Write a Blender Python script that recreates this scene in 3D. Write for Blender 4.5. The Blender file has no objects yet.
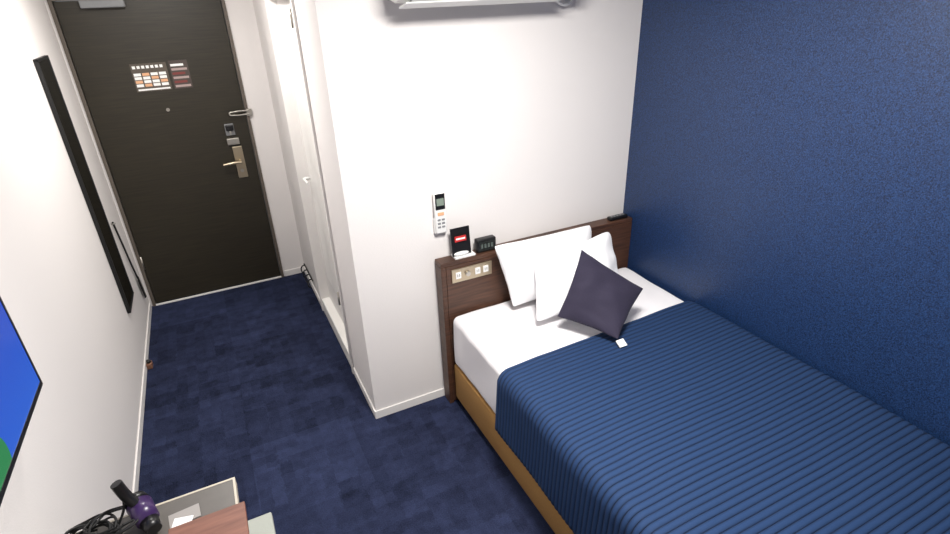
import bpy, bmesh, math, random
from mathutils import Vector, Matrix, noise
random.seed(4)
sc = bpy.context.scene
COL = sc.collection

# ---------------------------------------------------------------- materials
def lin(c):
    return tuple(((v/255)/12.92 if v/255 <= 0.04045 else ((v/255+0.055)/1.055)**2.4) for v in c) + (1.0,)

def mat(name, rgb, rough=0.6, metal=0.0, nscale=0, bump=0.0, var=0.0, spec=0.5, emit=None, estr=0.0, sheen=0.0, rgb2=None, stretch=(1,1,1), detail=3, lohi=(0.3,0.7), dist=0.004):
    m = bpy.data.materials.new(name); m.use_nodes = True
    nt = m.node_tree; b = nt.nodes['Principled BSDF']
    b.inputs['Base Color'].default_value = lin(rgb)
    b.inputs['Roughness'].default_value = rough
    b.inputs['Metallic'].default_value = metal
    b.inputs['Specular IOR Level'].default_value = spec
    if sheen: b.inputs['Sheen Weight'].default_value = sheen
    if emit:
        b.inputs['Emission Color'].default_value = lin(emit)
        b.inputs['Emission Strength'].default_value = estr
    if nscale:
        tc = nt.nodes.new('ShaderNodeTexCoord'); mp = nt.nodes.new('ShaderNodeMapping')
        mp.inputs['Scale'].default_value = stretch
        n = nt.nodes.new('ShaderNodeTexNoise'); n.inputs['Scale'].default_value = nscale
        n.inputs['Detail'].default_value = detail
        nt.links.new(tc.outputs['Object'], mp.inputs[0]); nt.links.new(mp.outputs[0], n.inputs[0])
        if bump:
            bp = nt.nodes.new('ShaderNodeBump'); bp.inputs['Strength'].default_value = bump
            bp.inputs['Distance'].default_value = dist
            nt.links.new(n.outputs[0], bp.inputs['Height']); nt.links.new(bp.outputs[0], b.inputs['Normal'])
        if var or rgb2:
            cr = nt.nodes.new('ShaderNodeValToRGB')
            cr.color_ramp.elements[0].position = lohi[0]; cr.color_ramp.elements[1].position = lohi[1]
            c1 = lin(rgb); c2 = lin(rgb2) if rgb2 else tuple(max(0, v*(1-var)) for v in c1[:3])+(1,)
            cr.color_ramp.elements[0].color = c2; cr.color_ramp.elements[1].color = c1
            nt.links.new(n.outputs[0], cr.inputs[0]); nt.links.new(cr.outputs[0], b.inputs['Base Color'])
    return m

M_white = mat('wallpaper_white', (229,225,223), 0.85, nscale=180, bump=0.15)
M_ceil = mat('ceiling_white', (240,238,234), 0.9)
M_blue = mat('wallpaper_blue', (34,64,110), 0.42, nscale=260, bump=0.7, spec=0.55, rgb2=(11,27,57), detail=3, lohi=(0.34,0.68), dist=0.0014)
M_trim = mat('trim_white', (234,231,228), 0.5)
M_wood = mat('walnut', (90,60,44), 0.45, nscale=6, rgb2=(58,37,28), stretch=(1,1,14), detail=6)
M_wood2 = mat('red_walnut', (128,84,68), 0.45, nscale=5, rgb2=(98,60,48), stretch=(1.5,12,6), detail=5)
M_door = mat('door_darkbrown', (49,44,32), 0.42, nscale=5, rgb2=(35,31,22), stretch=(1,1,24), detail=6)
M_frame = mat('door_frame_grey', (96,88,80), 0.5)
M_sheet = mat('sheet_white', (236,234,236), 0.85, nscale=9, bump=0.3, sheen=0.2)
M_pill = mat('pillow_white', (240,240,242), 0.85, nscale=10, bump=0.4, sheen=0.2, dist=0.008)
M_tan = mat('tan_fabric', (172,129,70), 0.8, nscale=220, bump=0.3, var=0.15)
M_cush = mat('cushion_purple_navy', (42,37,59), 0.85, nscale=260, bump=0.4, var=0.25, sheen=0.03)
M_black = mat('black_plastic', (18,18,20), 0.35)
M_blackm = mat('black_matte', (14,14,15), 0.6)
M_wplas = mat('white_plastic', (235,235,233), 0.35)
M_gplas = mat('grey_plastic', (130,132,134), 0.45)
M_metal = mat('brushed_steel', (190,186,178), 0.3, metal=0.9)
M_champ = mat('champagne_metal', (186,172,148), 0.32, metal=0.85)
M_desk = mat('desk_grey', (88,84,80), 0.4, nscale=30, var=0.1)
M_deskedge = mat('desk_edge_beige', (188,180,164), 0.5)
M_paper = mat('paper', (240,240,238), 0.7)
M_red = mat('red_print', (190,44,44), 0.5)
M_orange = mat('orange_print', (222,170,130), 0.6)
M_purple = mat('purple_plastic', (58,38,82), 0.3)
M_lcd = mat('lcd_grey', (128,140,128), 0.3)
M_brown = mat('brown_rubber', (120,84,66), 0.6)
M_seat = mat('shelf_lightgrey', (158,162,154), 0.6, nscale=120, bump=0.2)
M_mirror = mat('mirror_glass', (120,122,120), 0.04, metal=1.0)
M_bath = mat('bath_resin_white', (244,242,238), 0.3)
M_lamp = mat('lamp_diffuser', (255,250,240), 0.5, emit=(255,246,232), estr=3.0)

# carpet
M_carpet = mat('carpet_navy', (34,44,84), 0.95)
nt = M_carpet.node_tree; b = nt.nodes['Principled BSDF']; b.inputs['Specular IOR Level'].default_value = 0.15
L = nt.links.new
tc = nt.nodes.new('ShaderNodeTexCoord')
def snapped(sx, sy, off, wob=0.45):
    mp = nt.nodes.new('ShaderNodeMapping'); mp.inputs['Scale'].default_value = (sx, sy, 1); mp.inputs['Location'].default_value = off
    L(tc.outputs['Object'], mp.inputs[0])
    nz = nt.nodes.new('ShaderNodeTexNoise'); nz.inputs['Scale'].default_value = 45
    L(tc.outputs['Object'], nz.inputs[0])
    sb = nt.nodes.new('ShaderNodeVectorMath'); sb.operation = 'MULTIPLY_ADD'
    sb.inputs[1].default_value = (wob, wob, 0); L(nz.outputs['Color'], sb.inputs[0]); L(mp.outputs[0], sb.inputs[2])
    fl = nt.nodes.new('ShaderNodeVectorMath'); fl.operation = 'FLOOR'; L(sb.outputs[0], fl.inputs[0])
    w = nt.nodes.new('ShaderNodeTexWhiteNoise'); w.noise_dimensions = '2D'; L(fl.outputs[0], w.inputs[0])
    return w.outputs['Value']
def math_(op, a, c):
    m = nt.nodes.new('ShaderNodeMath'); m.operation = op
    for i, v in enumerate((a, c)):
        if isinstance(v, (int, float)): m.inputs[i].default_value = v
        else: L(v, m.inputs[i])
    return m.outputs[0]
v1 = snapped(9, 18, (0.3,0.1,0)); v2 = snapped(18, 8, (0.7,0.4,0)); v3 = snapped(2, 2, (0.34,0.3,0), 0.0)
fine = nt.nodes.new('ShaderNodeTexNoise'); fine.inputs['Scale'].default_value = 170; fine.inputs['Detail'].default_value = 4
L(tc.outputs['Object'], fine.inputs[0])
big = nt.nodes.new('ShaderNodeTexNoise'); big.inputs['Scale'].default_value = 22; big.inputs['Detail'].default_value = 6
L(tc.outputs['Object'], big.inputs[0])
s = math_('ADD', math_('MULTIPLY', v1, 0.15), math_('MULTIPLY', v2, 0.14))
s = math_('ADD', s, math_('MULTIPLY', v3, 0.16))
s = math_('ADD', s, math_('MULTIPLY', fine.outputs[0], 0.5))
s = math_('ADD', s, math_('MULTIPLY', big.outputs[0], 0.38))
cr = nt.nodes.new('ShaderNodeValToRGB')
cr.color_ramp.elements[0].position = 0.38; cr.color_ramp.elements[0].color = lin((15,19,36))
cr.color_ramp.elements[1].position = 0.98; cr.color_ramp.elements[1].color = lin((50,58,88))
L(s, cr.inputs[0]); L(cr.outputs[0], b.inputs['Base Color'])
bp = nt.nodes.new('ShaderNodeBump'); bp.inputs['Strength'].default_value = 0.6; bp.inputs['Distance'].default_value = 0.004
L(fine.outputs[0], bp.inputs['Height']); L(bp.outputs[0], b.inputs['Normal'])

# duvet: shade in the rib grooves painted into the colour by a mesh attribute
M_duvet = mat('duvet_blue', (25,49,84), 0.8, nscale=300, bump=0.25, spec=0.3)
nt = M_duvet.node_tree; b = nt.nodes['Principled BSDF']
at = nt.nodes.new('ShaderNodeAttribute'); at.attribute_name = 'rib'
cr = nt.nodes.new('ShaderNodeValToRGB')
cr.color_ramp.elements[0].position = 0.30; cr.color_ramp.elements[0].color = lin((9,20,42))
cr.color_ramp.elements[1].position = 0.95; cr.color_ramp.elements[1].color = lin((28,54,92))
nt.links.new(at.outputs['Fac'], cr.inputs[0]); nt.links.new(cr.outputs[0], b.inputs['Base Color'])

# TV screen
M_tv = bpy.data.materials.new('tv_screen'); M_tv.use_nodes = True
nt = M_tv.node_tree; b = nt.nodes['Principled BSDF']; L = nt.links.new
b.inputs['Base Color'].default_value = (0.01,0.01,0.02,1); b.inputs['Roughness'].default_value = 0.2
tc = nt.nodes.new('ShaderNodeTexCoord'); sx = nt.nodes.new('ShaderNodeSeparateXYZ'); L(tc.outputs['Object'], sx.inputs[0])
cr = nt.nodes.new('ShaderNodeValToRGB'); 
mr = nt.nodes.new('ShaderNodeMapRange'); mr.inputs[1].default_value = 1.0; mr.inputs[2].default_value = 1.45
L(sx.outputs[2], mr.inputs[0]); L(mr.outputs[0], cr.inputs[0])
cr.color_ramp.elements[0].color = lin((44,98,206)); cr.color_ramp.elements[1].color = lin((24,58,180))
vd = nt.nodes.new('ShaderNodeVectorMath'); vd.operation = 'DISTANCE'; vd.inputs[1].default_value = (-0.6,1.31,1.07)
L(tc.outputs['Object'], vd.inputs[0])
lt = nt.nodes.new('ShaderNodeMath'); lt.operation = 'LESS_THAN'; lt.inputs[1].default_value = 0.075; L(vd.outputs['Value'], lt.inputs[0])
mx = nt.nodes.new('ShaderNodeMix'); mx.data_type = 'RGBA'; L(lt.outputs[0], mx.inputs[0]); L(cr.outputs[0], mx.inputs[6])
mx.inputs[7].default_value = lin((44,130,70))
L(mx.outputs[2], b.inputs['Emission Color']); b.inputs['Emission Strength'].default_value = 0.85

# ---------------------------------------------------------------- geometry helpers
def finish(bm, name, m, smooth=False):
    me = bpy.data.meshes.new(name); bm.normal_update(); bm.to_mesh(me); bm.free()
    o = bpy.data.objects.new(name, me); COL.objects.link(o)
    if m: me.materials.append(m)
    if smooth:
        for p in me.polygons: p.use_smooth = True
    return o

def box(name, lo, hi, m, bev=0.0, seg=2, parent=None, rot=None):
    bm = bmesh.new(); bmesh.ops.create_cube(bm, size=1)
    c = [(a+b_)/2 for a, b_ in zip(lo, hi)]; d = [b_-a for a, b_ in zip(lo, hi)]
    for v in bm.verts: v.co = Vector((v.co.x*d[0], v.co.y*d[1], v.co.z*d[2]))
    if bev: bmesh.ops.bevel(bm, geom=bm.edges[:], offset=bev, segments=seg, profile=0.5, affect='EDGES')
    if rot:
        R = Matrix.Rotation(rot[0], 3, rot[1])
        for v in bm.verts: v.co = R @ v.co
    for v in bm.verts: v.co += Vector(c)
    o = finish(bm, name, m, False)
    if bev and seg > 2:
        for p in o.data.polygons: p.use_smooth = True
    if parent: o.parent = parent
    return o

def cyl(name, p0, p1, r, m, r2=None, seg=24, parent=None, bev=0):
    p0, p1 = Vector(p0), Vector(p1); d = p1-p0
    bm = bmesh.new()
    bmesh.ops.create_cone(bm, cap_ends=True, segments=seg, radius1=r, radius2=r if r2 is None else r2, depth=d.length)
    if bev:
        ed = [e for e in bm.edges if len(e.link_faces) == 2 and any(len(f.verts) > 4 for f in e.link_faces)]
        bmesh.ops.bevel(bm, geom=ed, offset=bev, segments=2, affect='EDGES')
    q = d.to_track_quat('Z', 'Y')
    for v in bm.verts: v.co = q @ v.co + (p0+p1)/2
    o = finish(bm, name, m, False)
    for p in o.data.polygons: p.use_smooth = len(p.vertices) <= 4
    if parent: o.parent = parent
    return o

def tube(name, pts, r, m, parent=None, cyc=False):
    cu = bpy.data.curves.new(name, 'CURVE'); cu.dimensions = '3D'; cu.bevel_depth = r; cu.bevel_resolution = 3; cu.use_fill_caps = True
    sp = cu.splines.new('BEZIER'); sp.bezier_points.add(len(pts)-1); sp.use_cyclic_u = cyc
    for bpnt, p in zip(sp.bezier_points, pts):
        bpnt.co = p; bpnt.handle_left_type = bpnt.handle_right_type = 'AUTO'
    cu.materials.append(m)
    o = bpy.data.objects.new(name, cu); COL.objects.link(o)
    if parent: o.parent = parent
    return o

def empty(name):
    o = bpy.data.objects.new(name, None); o.empty_display_size = 0.1; COL.objects.link(o); return o

def grid_mesh(name, fn, nu, nv, m, thick=0, parent=None, attr=None):
    bm = bmesh.new()
    vs = [[bm.verts.new(fn(i/nu, j/nv)) for j in range(nv+1)] for i in range(nu+1)]
    for i in range(nu):
        for j in range(nv):
            bm.faces.new((vs[i][j], vs[i+1][j], vs[i+1][j+1], vs[i][j+1]))
    o = finish(bm, name, m, True)
    if attr:
        a = o.data.attributes.new(attr[0], 'FLOAT', 'POINT')
        vals = [attr[1](j/nv) for j in range(nv+1)]*(nu+1)
        a.data.foreach_set('value', vals)
    if thick:
        md = o.modifiers.new('sol', 'SOLIDIFY'); md.thickness = thick; md.offset = -1
    if parent: o.parent = parent
    return o

def pillow(name, A, B, C, D, th, m, pinch=0.05, power=0.5, wr=0.006, seed=0, rnd=0.0, parent=None, n=48):
    """A bottom-left, B bottom-right, C top-right, D top-left"""
    A, B, C, D = map(Vector, (A, B, C, D))
    nrm = ((B-A).cross(D-A)).normalized(); cen = (A+B+C+D)/4
    bm = bmesh.new()
    def P(u, v):
        p = A*(1-u)*(1-v)+B*u*(1-v)+C*u*v+D*(1-u)*v
        x, y = 2*u-1, 2*v-1
        k = pinch*((1-x*x)*abs(y)**3 + (1-y*y)*abs(x)**3) + rnd*(x*x*y*y)**4
        k += 0.02*noise.noise(Vector((x*2+seed, y*2, 9)))*max(abs(x), abs(y))**4
        return p + (cen-p)*k, x, y
    def H(x, y):
        return max(0, (1-x*x)*(1-y*y))**power
    sides = []
    for sgn in (1, -1):
        g = []
        for i in range(n+1):
            row = []
            for j in range(n+1):
                u = 0.5-0.5*math.cos(math.pi*i/n); v = 0.5-0.5*math.cos(math.pi*j/n)
                p, x, y = P(u, v); h = H(x, y)
                w = noise.noise(Vector((u*3.1+seed, v*3.1, sgn*2.0)))*wr*2 + noise.noise(Vector((u*8+seed, v*5, sgn)))*wr
                crease = wr*1.2*math.sin(9*math.atan2(y, x)+seed)*max(0, (x*x+y*y)-0.5)*h
                off = sgn*(th/2*h) + (w*h + crease)
                q = p + nrm*off
                if sgn < 0 and (i in (0, n) or j in (0, n)): row.append(sides[0][i][j])
                else: row.append(bm.verts.new(q))
            g.append(row)
        sides.append(g)
        for i in range(n):
            for j in range(n):
                f = (g[i][j], g[i+1][j], g[i+1][j+1], g[i][j+1])
                bm.faces.new(f if sgn > 0 else f[::-1])
    o = finish(bm, name, m, True)
    if parent: o.parent = parent
    return o

# ---------------------------------------------------------------- dimensions
XL, XR, XB = -0.67, 2.025, 0.463
YD, YH, YN = 4.23, 2.257, -1.3
ZC = 2.42
T = 0.12

# shell
box('floor', (XL-T, YN-T, -0.1), (XR+T, YD+T, 0), M_carpet)
box('ceiling', (XL-T, YN-T, ZC), (XR+T, YD+T, ZC+0.1), M_ceil)
box('wall_left', (XL-T, YN, 0), (XL, YD, ZC), M_white)
box('wall_right', (XR, YN, 0), (XR+T, YH, ZC), M_blue)
box('wall_near', (XL-T, YN-T, 0), (XR+T, YN, ZC), M_white)
box('wall_headboard', (XB+T, YH, 0), (XR+T, YH+T, ZC), M_white)

def joined(name, boxes, m):
    bm = bmesh.new()
    for lo, hi in boxes:
        r = bmesh.ops.create_cube(bm, size=1)
        for v in r['verts']:
            v.co = Vector([(lo[k]+hi[k])/2 + v.co[k]*(hi[k]-lo[k]) for k in range(3)])
    return finish(bm, name, m)
BY0, BY1, BZ = 2.72, 3.52, 2.02
joined('wall_bathroom', [((XB, YH, 0), (XB+T, BY0-0.03, ZC)), ((XB, BY1+0.03, 0), (XB+T, YD, ZC)), ((XB, BY0-0.03, BZ+0.03), (XB+T, BY1+0.03, ZC))], M_white)
DX0, DX1, DZ = -0.635, 0.272, 2.045
joined('wall_entry', [((XL-T, YD, 0), (DX0-0.02, YD+T, ZC)), ((DX1+0.02, YD, 0), (XB+T, YD+T, ZC)), ((DX0-0.02, YD, DZ+0.02), (DX1+0.02, YD+T, ZC))], M_white)

# baseboards
box('baseboard_left', (XL, YN, 0), (XL+0.008, YD-0.03, 0.05), M_trim, 0.002)
box('baseboard_headboard', (XB-0.008, YH-0.008, 0), (XR, YH, 0.05), M_trim, 0.002)
joined('baseboard_bathroom', [((XB-0.008, YH, 0), (XB, BY0-0.031, 0.05)), ((XB-0.008, BY1+0.031, 0), (XB, YD, 0.05))], M_trim)
box('baseboard_entry', (DX1+0.03, YD-0.008, 0), (XB-0.008, YD, 0.05), M_trim, 0.002)

# entry door frame trim
joined('trim_entry_door', [((DX0-0.02, YD-0.012, 0), (DX0, YD+T, DZ+0.02)), ((DX1, YD-0.012, 0), (DX1+0.02, YD+T, DZ+0.02)), ((DX0, YD-0.012, DZ), (DX1, YD+T, DZ+0.02))], M_frame)
box('trim_entry_threshold', (DX0, YD-0.012, 0), (DX1, YD+0.0, 0.012), M_trim, 0.002)
door = empty('door_1')
box('leaf', (DX0+0.003, YD+0.004, 0.014), (DX1-0.003, YD+0.045, DZ-0.003), M_door, 0.003, parent=door)
M_nd = mat('notice_dim', (84,76,66), 0.6)
box('notice_sheet', (-0.345, YD+0.0015, 1.505), (-0.14, YD+0.004, 1.675), M_nd, parent=door)
for k in range(4):
    for q in range(4):
        box('notice_cell', (-0.337+q*0.048, YD+0.0005, 1.535+k*0.022), (-0.297+q*0.048, YD+0.0016, 1.552+k*0.022), (M_paper, M_orange, M_paper)[(k+q) % 3], parent=door)
for q in range(7):
    box('notice_title', (-0.335+q*0.026, YD+0.0005, 1.645), (-0.318+q*0.026, YD+0.0016, 1.662), M_paper, parent=door)
box('notice_footer', (-0.335, YD+0.0005, 1.512), (-0.15, YD+0.0016, 1.522), M_paper, parent=door)
box('card_sheet', (-0.125, YD+0.0015, 1.505), (-0.015, YD+0.004, 1.68), mat('notice_dark', (72,62,58), 0.6), parent=door)
M_rdim = mat('notice_red', (120,54,50), 0.6); M_pdim = mat('notice_text', (170,150,146), 0.6)
for k in range(6):
    box('card_line', (-0.117, YD+0.0005, 1.515+k*0.026), (-0.025-0.016*(k % 2), YD+0.0016, 1.529+k*0.026), (M_pdim, M_rdim, M_pdim, M_rdim, M_pdim, M_paper)[k], parent=door)
cyl('peephole', (-0.2, YD-0.004, 1.38), (-0.2, YD+0.01, 1.38), 0.011, M_metal, parent=door)
box('deadbolt_plate', (0.115, YD-0.008, 1.165), (0.175, YD+0.006, 1.245), M_gplas, 0.004, parent=door)
box('deadbolt_cap', (0.12, YD-0.03, 1.20), (0.17, YD-0.006, 1.24), M_black, 0.006, parent=door)
box('deadbolt_turn', (0.14, YD-0.035, 1.172), (0.15, YD-0.006, 1.198), M_metal, 0.002, parent=door)
box('lock_body', (0.11, YD-0.02, 1.10), (0.19, YD+0.006, 1.145), M_metal, 0.004, parent=door)
box('handle_plate', (0.133, YD-0.012, 0.855), (0.197, YD+0.006, 1.085), M_champ, 0.005, parent=door)
cyl('handle_spindle', (0.165, YD-0.06, 0.98), (0.165, YD-0.01, 0.98), 0.011, M_champ, parent=door)
tube('handle_lever', [(0.17, YD-0.058, 0.98), (0.12, YD-0.06, 0.982), (0.05, YD-0.056, 0.975)], 0.011, M_champ, parent=door)
cyl('key_cylinder', (0.165, YD-0.02, 0.91), (0.165, YD-0.01, 0.91), 0.012, M_metal, parent=door)
box('closer_body', (-0.50, YD-0.05, 2.0), (-0.27, YD+0.004, 2.043), M_gplas, 0.006, parent=door)
cyl('hinge_lower', (DX0+0.004, YD-0.004, 0.30), (DX0+0.004, YD-0.004, 0.40), 0.006, M_metal, parent=door)
g = empty('door_guard_latch')
box('latch_base', (0.276, YD-0.026, 1.285), (0.312, YD-0.012, 1.335), M_metal, 0.003, parent=g)
tube('latch_arm', [(0.29, YD-0.032, 1.325), (0.20, YD-0.034, 1.325), (0.165, YD-0.034, 1.315), (0.20, YD-0.034, 1.302), (0.29, YD-0.032, 1.302)], 0.006, M_metal, parent=g)

# bathroom door
joined('trim_bathroom_door', [((XB-0.012, BY0-0.03, 0), (XB+T+0.002, BY0, BZ+0.03)), ((XB-0.012, BY1, 0), (XB+T+0.002, BY1+0.03, BZ+0.03)), ((XB-0.012, BY0, BZ), (XB+T+0.002, BY1, BZ+0.03))], M_trim)
box('trim_bathroom_sill', (XB-0.006, BY0, 0), (XB+T, BY1, 0.10), M_bath, 0.006)
bd = empty('door_2')
box('leaf', (XB+0.05, BY0+0.002, 0.102), (XB+0.085, BY1-0.002, BZ-0.002), M_trim, 0.001, parent=bd)
box('recess_panel', (XB+0.046, BY0+0.10, 0.30), (XB+0.051, BY1-0.10, 1.90), M_bath, 0.002, parent=bd)
for z in (0.50, 1.93):
    cyl('hinge', (XB-0.014, BY0+0.012, z-0.04), (XB-0.014, BY0+0.012, z+0.04), 0.007, M_metal, parent=bd)
    box('hinge_leaf', (XB-0.014, BY0+0.008, z-0.035), (XB+0.05, BY0+0.012, z+0.035), M_metal, parent=bd)
cyl('knob_stem', (XB+0.01, BY1-0.08, 1.0), (XB+0.05, BY1-0.08, 1.0), 0.009, M_wplas, parent=bd)
tube('lever', [(XB+0.012, BY1-0.08, 1.0), (XB+0.012, BY1-0.14, 1.0), (XB+0.014, BY1-0.19, 0.998)], 0.008, M_wplas, parent=bd)

# slipper rack wires in the corner
g = empty('slipper_rack')
for k in range(4):
    y = 3.80+k*0.09
    tube('hook_%d' % (k+1), [(XB-0.010, y, 0.13), (XB-0.035, y, 0.125), (XB-0.045, y-0.01, 0.09), (XB-0.03, y-0.01, 0.065)], 0.005, M_blackm, parent=g)
tube('rail', [(XB-0.012, 3.77, 0.13), (XB-0.012, 3.93, 0.13), (XB-0.012, 4.10, 0.13)], 0.005, M_blackm, parent=g)

# wall mirror on the left
g = empty('wall_mirror')
y0, y1, z0, z1 = 3.42, 3.70, 0.37, 1.79
f = 0.014
for nm, lo, hi in (('frame_bottom', (y0, z0), (y1, z0+f)), ('frame_top', (y0, z1-f), (y1, z1)), ('frame_near', (y0, z0), (y0+f, z1)), ('frame_far', (y1-f, z0), (y1, z1))):
    box(nm, (XL+0.001, lo[0], lo[1]), (XL+0.020, hi[0], hi[1]), M_blackm, 0.002, parent=g)
box('glass', (XL+0.004, y0+f, z0+f), (XL+0.016, y1-f, z1-f), M_mirror, parent=g)

# shoehorn
g = empty('shoehorn')
tube('handle', [(XL+0.012, 3.86, 0.80), (XL+0.014, 3.90, 0.66), (XL+0.014, 3.97, 0.45), (XL+0.014, 4.02, 0.33)], 0.006, M_blackm, parent=g)
def sh(u, v):
    w = 0.012+0.014*math.sin(math.pi*min(1, 0.25+u*0.55)); a = (v-0.5)
    return Vector((XL+0.014+0.012*(1-4*a*a)*0.6, 4.02+0.045*u+a*2*w, 0.335-0.17*u+a*0.01))
grid_mesh('blade', sh, 16, 8, M_blackm, 0.002, parent=g)
cyl('peg', (XL, 3.86, 0.79), (XL+0.025, 3.86, 0.79), 0.005, M_metal, parent=g)

# door stop at the skirting
g = empty('door_stop')
box('base', (XL+0.009, 3.35, 0.0), (XL+0.04, 3.40, 0.035), M_brown, 0.005, parent=g)
cyl('rubber_tip', (XL+0.025, 3.375, 0.035), (XL+0.025, 3.375, 0.052), 0.012, M_black, parent=g)

# ---------------------------------------------------------------- air conditioner
g = empty('air_conditioner')
UP = 0.018
prof = [(2.250, 1.985), (2.11, 1.960), (2.055, 1.975), (2.035, 2.01), (2.03, 2.06), (2.03, 2.21), (2.05, 2.245), (2.08, 2.255), (2.250, 2.255)]
ax0, ax1 = 0.72, 1.53
def prism(name, prof, xa, xb, m, parent):
    bm = bmesh.new()
    a = [bm.verts.new((xa, p[0], p[1]+UP)) for p in prof]; c = [bm.verts.new((xb, p[0], p[1]+UP)) for p in prof]
    n = len(prof)
    for i in range(n): bm.faces.new((a[i], a[(i+1) % n], c[(i+1) % n], c[i]))
    bm.faces.new(a[::-1]); bm.faces.new(c)
    bmesh.ops.recalc_face_normals(bm, faces=bm.faces[:])
    o = finish(bm, name, m); o.parent = parent
    md = o.modifiers.new('b', 'BEVEL'); md.width = 0.004; md.segments = 2
    return o
prism('body', prof, ax0, ax1, M_wplas, g)
prism('air_outlet', [(2.14, 1.952), (2.065, 1.962), (2.065, 1.99), (2.14, 1.985)], ax0+0.05, ax1-0.09, M_gplas, g)
prism('louvre', [(2.13, 1.940), (2.048, 1.958), (2.046, 1.964), (2.13, 1.948)], ax0+0.02, ax1-0.08, M_wplas, g)
box('back_plate', (ax0+0.02, 2.243, 1.97+UP), (ax1-0.02, 2.256, 2.25+UP), M_gplas, 0.003, parent=g)
tube('pipe', [(ax1-0.01, 2.235, 2.02), (ax1+0.035, 2.22, 2.005), (ax1+0.06, 2.215, 2.03), (ax1+0.065, 2.215, 2.10), (ax1+0.065, 2.215, ZC)], 0.022, M_wplas, parent=g)
tube('drain_cord', [(ax1-0.05, 2.23, 1.99), (ax1+0.01, 2.22, 1.945), (ax1+0.05, 2.22, 1.96), (ax1+0.07, 2.22, 2.02)], 0.008, M_wplas, parent=g)

# ---------------------------------------------------------------- AC remote in holder
g = empty('air_conditioner_remote')
box('holder', (0.862, YH-0.022, 0.98), (0.922, YH, 1.06), M_wplas, 0.005, parent=g)
box('body', (0.864, YH-0.032, 0.985), (0.920, YH-0.012, 1.185), M_wplas, 0.006, 3, parent=g)
box('screen_bezel', (0.868, YH-0.0335, 1.105), (0.916, YH-0.031, 1.182), M_black, 0.002, parent=g)
box('screen', (0.874, YH-0.035, 1.125), (0.910, YH-0.033, 1.160), M_lcd, parent=g)
box('power_button', (0.876, YH-0.035, 1.075), (0.908, YH-0.031, 1.092), M_orange, 0.002, parent=g)
for k in range(3):
    for q in range(2):
        box('button', (0.874+q*0.021, YH-0.035, 1.05-k*0.018), (0.889+q*0.021, YH-0.031, 1.059-k*0.018), M_gplas, 0.001, parent=g)

# ---------------------------------------------------------------- bed
HX0, HY, HZ = 0.857, 2.172, 0.85
YW = YH-0.01
hb = empty('headboard')
box('panel', (HX0+0.022, HY, 0.012), (XR-0.003, YW, HZ-0.024), M_wood, 0.002, parent=hb)
box('top_shelf', (HX0-0.004, HY, HZ-0.022), (XR-0.003, YW, HZ), M_wood, 0.003, parent=hb)
box('side_post', (HX0-0.004, HY, 0.0), (HX0+0.021, YW, HZ-0.024), M_wood, 0.002, parent=hb)
op = empty('outlet_panel')
PX0, PX1 = 0.905, 1.125
box('plate', (PX0, HY-0.006, 0.735), (PX1, HY, 0.808), M_champ, 0.002, parent=op)
for k, (x, m) in enumerate(((0.94, M_wplas), (1.045, M_wplas), (1.09, M_wplas))):
    box('socket_%d' % (k+1), (x-0.014, HY-0.009, 0.755), (x+0.014, HY-0.005, 0.79), m, 0.001, parent=op)
    for s_ in (-0.005, 0.005):
        box('slot', (x+s_-0.0012, HY-0.0098, 0.765), (x+s_+0.0012, HY-0.0085, 0.780), M_black, parent=op)
cyl('dial', (0.99, HY-0.017, 0.772), (0.99, HY-0.005, 0.772), 0.012, M_metal, parent=op)

bed = empty('bed')
BX0, BX1, FY = 0.885, 2.0, 0.17
box('base', (BX0, FY+0.01, 0.045), (BX1, HY-0.01, 0.262), M_tan, 0.008, 3, parent=bed)
for k, (x, y) in enumerate(((BX0+0.1, FY+0.1), (BX1-0.1, FY+0.1), (BX0+0.1, HY-0.12), (BX1-0.1, HY-0.12))):
    cyl('foot_%d' % (k+1), (x, y, 0), (x, y, 0.05), 0.025, M_black, parent=bed)
bm = bmesh.new(); bmesh.ops.create_cube(bm, size=1)
lo, hi = (BX0, FY+0.01, 0.262), (BX1, HY-0.008, 0.565)
for v in bm.verts: v.co = Vector([(lo[k]+hi[k])/2+v.co[k]*(hi[k]-lo[k]) for k in range(3)])
bmesh.ops.bevel(bm, geom=bm.edges[:], offset=0.035, segments=5, profile=0.5, affect='EDGES')
bmesh.ops.subdivide_edges(bm, edges=[e for e in bm.edges if e.calc_length() > 0.2], cuts=40, use_grid_fill=True)
for v in bm.verts:
    if v.co.z > 0.5: v.co.z += 0.007*noise.noise(Vector((v.co.x*5, v.co.y*5, 1)))+0.003*noise.noise(Vector((v.co.x*14, v.co.y*9, 1)))
    if v.co.x < BX0+0.02: v.co.x += 0.009*noise.noise(Vector((v.co.y*9, v.co.z*4, 3)))
o = finish(bm, 'mattress', M_sheet, True); o.parent = bed
xa, za, xb_ = 0.862, 0.285, 2.012
top = 0.588
def prof_s(u):
    Ls = top-za; R = 0.05; seg1 = Ls-R; arc = R*math.pi/2; seg2 = (xb_-xa)-2*R; tot = seg1+arc+seg2+arc+0.05
    d = u*tot
    if d < seg1: return xa-0.012*(1-d/seg1), za+d
    d -= seg1
    if d < arc:
        a = d/R; return xa+R-R*math.cos(a), top-R+R*math.sin(a)
    d -= arc
    if d < seg2: return xa+R+d, top
    d -= seg2
    if d < arc:
        a = d/R; return xb_-R+R*math.sin(a), top-R+R*math.cos(a)
    d -= arc
    return xb_, top-R-d
YT = 1.655
PER = 0.024
def prof_t(v):
    R = 0.05; L1 = YT-(FY-0.02)-R; arc = R*math.pi/2; L2 = top-za-R; tot = L1+arc+L2
    d = v*tot
    if d < L1: return YT-d, top, d
    d1 = d-L1
    if d1 < arc:
        a = d1/R; return YT-L1-R*math.sin(a), top-R+R*math.cos(a), d
    return FY-0.02, top-R-(d1-arc), d
def ribf(d): 
    return abs(math.sin(math.pi*d/PER))**0.8
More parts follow.
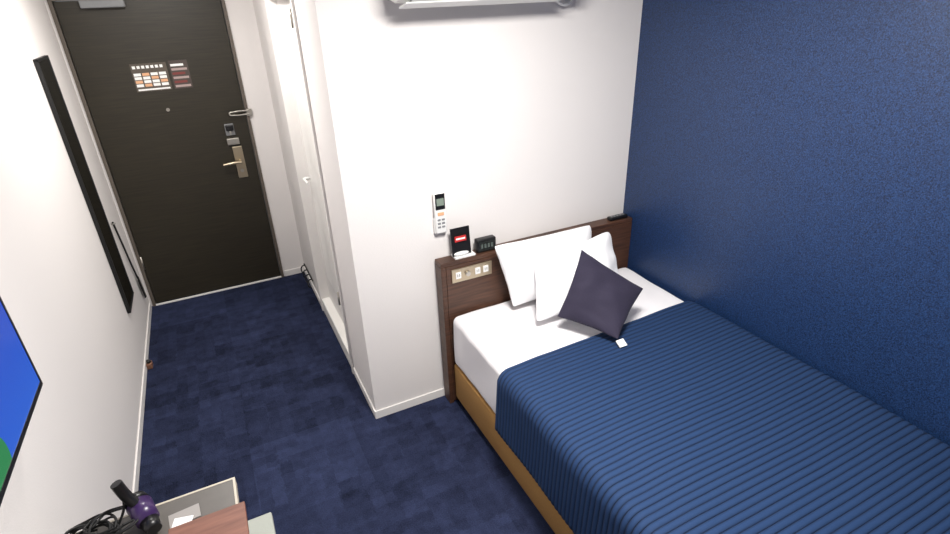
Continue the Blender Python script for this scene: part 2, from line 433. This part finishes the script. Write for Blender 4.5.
def duv(u, v):
    x, z = prof_s(u); y, z2, d = prof_t(v)
    zz = min(z, z2)
    e = (x-xa)/(xb_-xa)
    if v < 0.5: y += (e*0.055-0.035)*(1-v*2)
    rib = 0.0036*(ribf(d)-0.6)
    wob = 0.008*noise.noise(Vector((x*2.2, y*2.2, 5)))+0.003*noise.noise(Vector((x*7, y*5, 8)))
    if z < top-0.045 and e < 0.5:
        hang = max(0, (top-z)/(top-za))
        x += -rib + 0.014*noise.noise(Vector((y*3.2, z*1.5, 2)))*hang - 0.006*hang
        zz += 0.004*noise.noise(Vector((y*5, 0, 4)))
        return Vector((x, y, zz))
    edge = 0.012*math.exp(-d/0.03)
    return Vector((x, y - (rib if z2 < top-0.045 else 0), zz+rib+wob-edge))
grid_mesh('duvet', duv, 90, 700, M_duvet, 0.008, parent=bed, attr=('rib', lambda v: ribf(prof_t(v)[2])))

# pillows
pillow('pillow', (1.16,2.02,0.60), (1.70,2.06,0.60), (1.69,2.12,0.90), (1.10,2.10,0.92), 0.14, M_pill, 0.05, 0.45, 0.014, 1, rnd=0.03)
pillow('pillow', (1.175,1.83,0.605), (1.73,1.87,0.61), (1.76,2.05,0.88), (1.26,1.99,0.84), 0.13, M_pill, 0.05, 0.45, 0.012, 7, rnd=0.06)
cs = empty('throw_cushion')
pillow('cover', (1.398,1.515,0.634), (1.664,1.669,0.737), (1.405,1.815,0.942), (1.255,1.77,0.655), 0.09, M_cush, 0.06, 0.5, 0.007, 3, parent=cs)
box('label_tag', (1.392,1.487,0.611), (1.43,1.522,0.617), M_paper, parent=cs, rot=(0.5,'X'))

# items on the headboard
g = empty('display_card')
box('stand_base', (0.935, 2.18, HZ), (1.045, 2.24, HZ+0.012), M_wplas, 0.003, parent=g)
box('card', (0.93, 2.206, HZ+0.008), (1.03, 2.212, HZ+0.15), M_black, 0.001, parent=g, rot=(-0.12,'X'))
box('red_label', (0.945, 2.198, HZ+0.085), (1.005, 2.2015, HZ+0.112), M_red, parent=g, rot=(-0.12,'X'))
box('label_text', (0.951, 2.197, HZ+0.095), (0.999, 2.1985, HZ+0.103), M_paper, parent=g, rot=(-0.12,'X'))
box('lower_print', (0.94, 2.2005, HZ+0.02), (1.02, 2.2045, HZ+0.045), M_lcd, parent=g, rot=(-0.12,'X'))
g = empty('soap_dish')
bm = bmesh.new(); bmesh.ops.create_uvsphere(bm, u_segments=24, v_segments=12, radius=1)
for v in bm.verts: v.co = Vector((0.975+v.co.x*0.04, 2.196+v.co.y*0.014, HZ+0.022+v.co.z*0.010))
o = finish(bm, 'bowl', M_wplas, True); o.parent = g
g = empty('alarm_clock')
box('body', (1.06, 2.19, HZ), (1.165, 2.228, HZ+0.07), M_black, 0.006, 3, parent=g)
box('face', (1.068, 2.188, HZ+0.01), (1.157, 2.191, HZ+0.06), mat('clock_face', (30,34,34), 0.2), parent=g)
M_dig = mat('clock_digit', (84,94,90), 0.3)
for k in range(4):
    box('digit_%d' % (k+1), (1.080+k*0.018, 2.187, HZ+0.024), (1.090+k*0.018, 2.1885, HZ+0.046), M_dig, parent=g)
g = empty('tv_remote')
box('body', (1.88, 2.185, HZ), (2.0, 2.222, HZ+0.02), M_black, 0.006, 3, parent=g)
for k in range(5):
    box('button_%d' % (k+1), (1.892+k*0.02, 2.197, HZ+0.019), (1.902+k*0.02, 2.209, HZ+0.022), M_gplas, 0.001, parent=g)

# ---------------------------------------------------------------- TV
g = empty('television')
tx = -0.60; ty0, ty1, tz0, tz1 = 0.98, 1.72, 1.02, 1.455
box('casing', (tx-0.035, ty0, tz0), (tx-0.002, ty1, tz1), M_black, 0.006, parent=g)
joined('bezel', [((tx-0.003, ty0, tz0), (tx+0.001, ty1, tz0+0.016)), ((tx-0.003, ty0, tz1-0.01), (tx+0.001, ty1, tz1)), ((tx-0.003, ty0, tz0+0.016), (tx+0.001, ty0+0.01, tz1-0.01)), ((tx-0.003, ty1-0.01, tz0+0.016), (tx+0.001, ty1, tz1-0.01))], M_black).parent = g
box('screen', (tx-0.003, ty0+0.01, tz0+0.016), (tx-0.0005, ty1-0.01, tz1-0.01), M_tv, parent=g)
box('wall_bracket', (XL, 1.2, 1.14), (tx-0.034, 1.5, 1.34), M_blackm, 0.003, parent=g)

# ---------------------------------------------------------------- desk and clutter
g = empty('desk')
DKX1, DKY1, DKZ = -0.165, 1.425, 0.70
box('top', (XL+0.002, 0.1, DKZ-0.028), (DKX1-0.006, DKY1-0.006, DKZ), M_desk, 0.001, parent=g)
joined('edge_band', [((XL+0.002, DKY1-0.0065, DKZ-0.029), (DKX1, DKY1, DKZ+0.001)), ((DKX1-0.0065, 0.1, DKZ-0.029), (DKX1, DKY1-0.0065, DKZ+0.001))], M_deskedge).parent = g
for k, y in enumerate((0.14, DKY1-0.06)):
    box('leg_panel_%d' % (k+1), (XL+0.03, y, 0), (-0.20, y+0.025, DKZ-0.028), M_desk, 0.002, parent=g)
box('lower_shelf', (XL+0.03, 0.5, 0.43), (-0.098, 1.475, 0.455), M_seat, 0.004, parent=g)
g = empty('wooden_box')
box('lid', (-0.335, 1.04, 0.735), (-0.142, 1.268, 0.748), M_wood2, 0.002, parent=g)
box('case', (-0.330, 1.045, DKZ+0.001), (-0.147, 1.263, 0.735), M_wood, 0.002, parent=g)
g = empty('leaflets')
box('sheet_1', (-0.345, 1.315, DKZ+0.001), (-0.265, 1.365, DKZ+0.003), mat('leaflet_grey', (150,146,142), 0.6), parent=g, rot=(0.1,'Z'))
box('sheet_2', (-0.335, 1.305, DKZ+0.003), (-0.285, 1.335, DKZ+0.005), M_paper, parent=g, rot=(-0.25,'Z'))
g = empty('hair_dryer')
cyl('barrel', (-0.385, 1.33, 0.738), (-0.41, 1.395, 0.753), 0.029, M_purple, 0.033, parent=g, bev=0.005)
cyl('intake', (-0.41, 1.395, 0.753), (-0.419, 1.418, 0.759), 0.032, M_black, 0.025, parent=g, bev=0.004)
cyl('nozzle', (-0.385, 1.33, 0.738), (-0.373, 1.30, 0.731), 0.025, M_black, 0.02, parent=g)
tube('handle', [(-0.405, 1.375, 0.76), (-0.425, 1.385, 0.80), (-0.437, 1.39, 0.85)], 0.015, M_black, parent=g)
g = empty('power_cables')
for k in range(10):
    pts = []
    a0 = random.random()*6
    cx = -0.53 if k < 7 else -0.47
    for q in range(9):
        a = a0+q*0.9
        pts.append((cx+0.075*math.cos(a)*(0.6+0.5*random.random()), 1.36+0.05*math.sin(a)*(0.6+0.5*random.random()), DKZ+0.006+0.005*k+0.016*random.random()))
    tube('cable_%d' % (k+1), pts, 0.0032, M_blackm, parent=g)
tube('cable_lead', [(-0.47, 1.36, 0.72), (-0.44, 1.385, 0.77), (-0.437, 1.392, 0.83)], 0.0035, M_blackm, parent=g)
box('plug', (-0.60, 1.36, 0.702), (-0.565, 1.385, 0.727), M_black, 0.004, parent=g)

# ---------------------------------------------------------------- lights (real ceiling fixtures)
def fixture(name, x, y, r, watt, size):
    g = empty(name)
    cyl('housing', (x, y, ZC-0.05), (x, y, ZC), r, M_wplas, parent=g)
    cyl('diffuser', (x, y, ZC-0.06), (x, y, ZC-0.05), r*0.93, M_lamp, parent=g)
    l = bpy.data.lights.new(name+'_light', 'AREA'); l.shape = 'DISK'; l.size = size; l.energy = watt; l.color = (1.0, 0.97, 0.935)
    lo_ = bpy.data.objects.new('lamp', l); COL.objects.link(lo_); lo_.location = (x, y, ZC-0.065); lo_.parent = g
fixture('ceiling_light', 0.8, 1.0, 0.26, 56, 0.5)
fixture('ceiling_light', -0.1, 3.05, 0.14, 19, 0.26)

w = bpy.data.worlds.new('World'); sc.world = w; w.use_nodes = True
w.node_tree.nodes['Background'].inputs[0].default_value = (0.9,0.93,1,1); w.node_tree.nodes['Background'].inputs[1].default_value = 0.3

# ---------------------------------------------------------------- camera
X = Vector((0.8949, 0.2269, -0.3841)).normalized(); Y = Vector((-0.445, 0.3886, -0.8069)).normalized()
Z = X.cross(Y).normalized(); Y = Z.cross(X)
R = Matrix((X, Y, Z))
cam = bpy.data.cameras.new('camera'); co = bpy.data.objects.new('camera', cam); COL.objects.link(co)
co.matrix_world = Matrix.Translation((0, 0, 2.0)) @ R.to_4x4()
cam.sensor_width = 36; cam.lens = 36*544/950; cam.clip_start = 0.02
sc.camera = co
sc.view_settings.view_transform = 'Standard'
sc.view_settings.exposure = 0.26
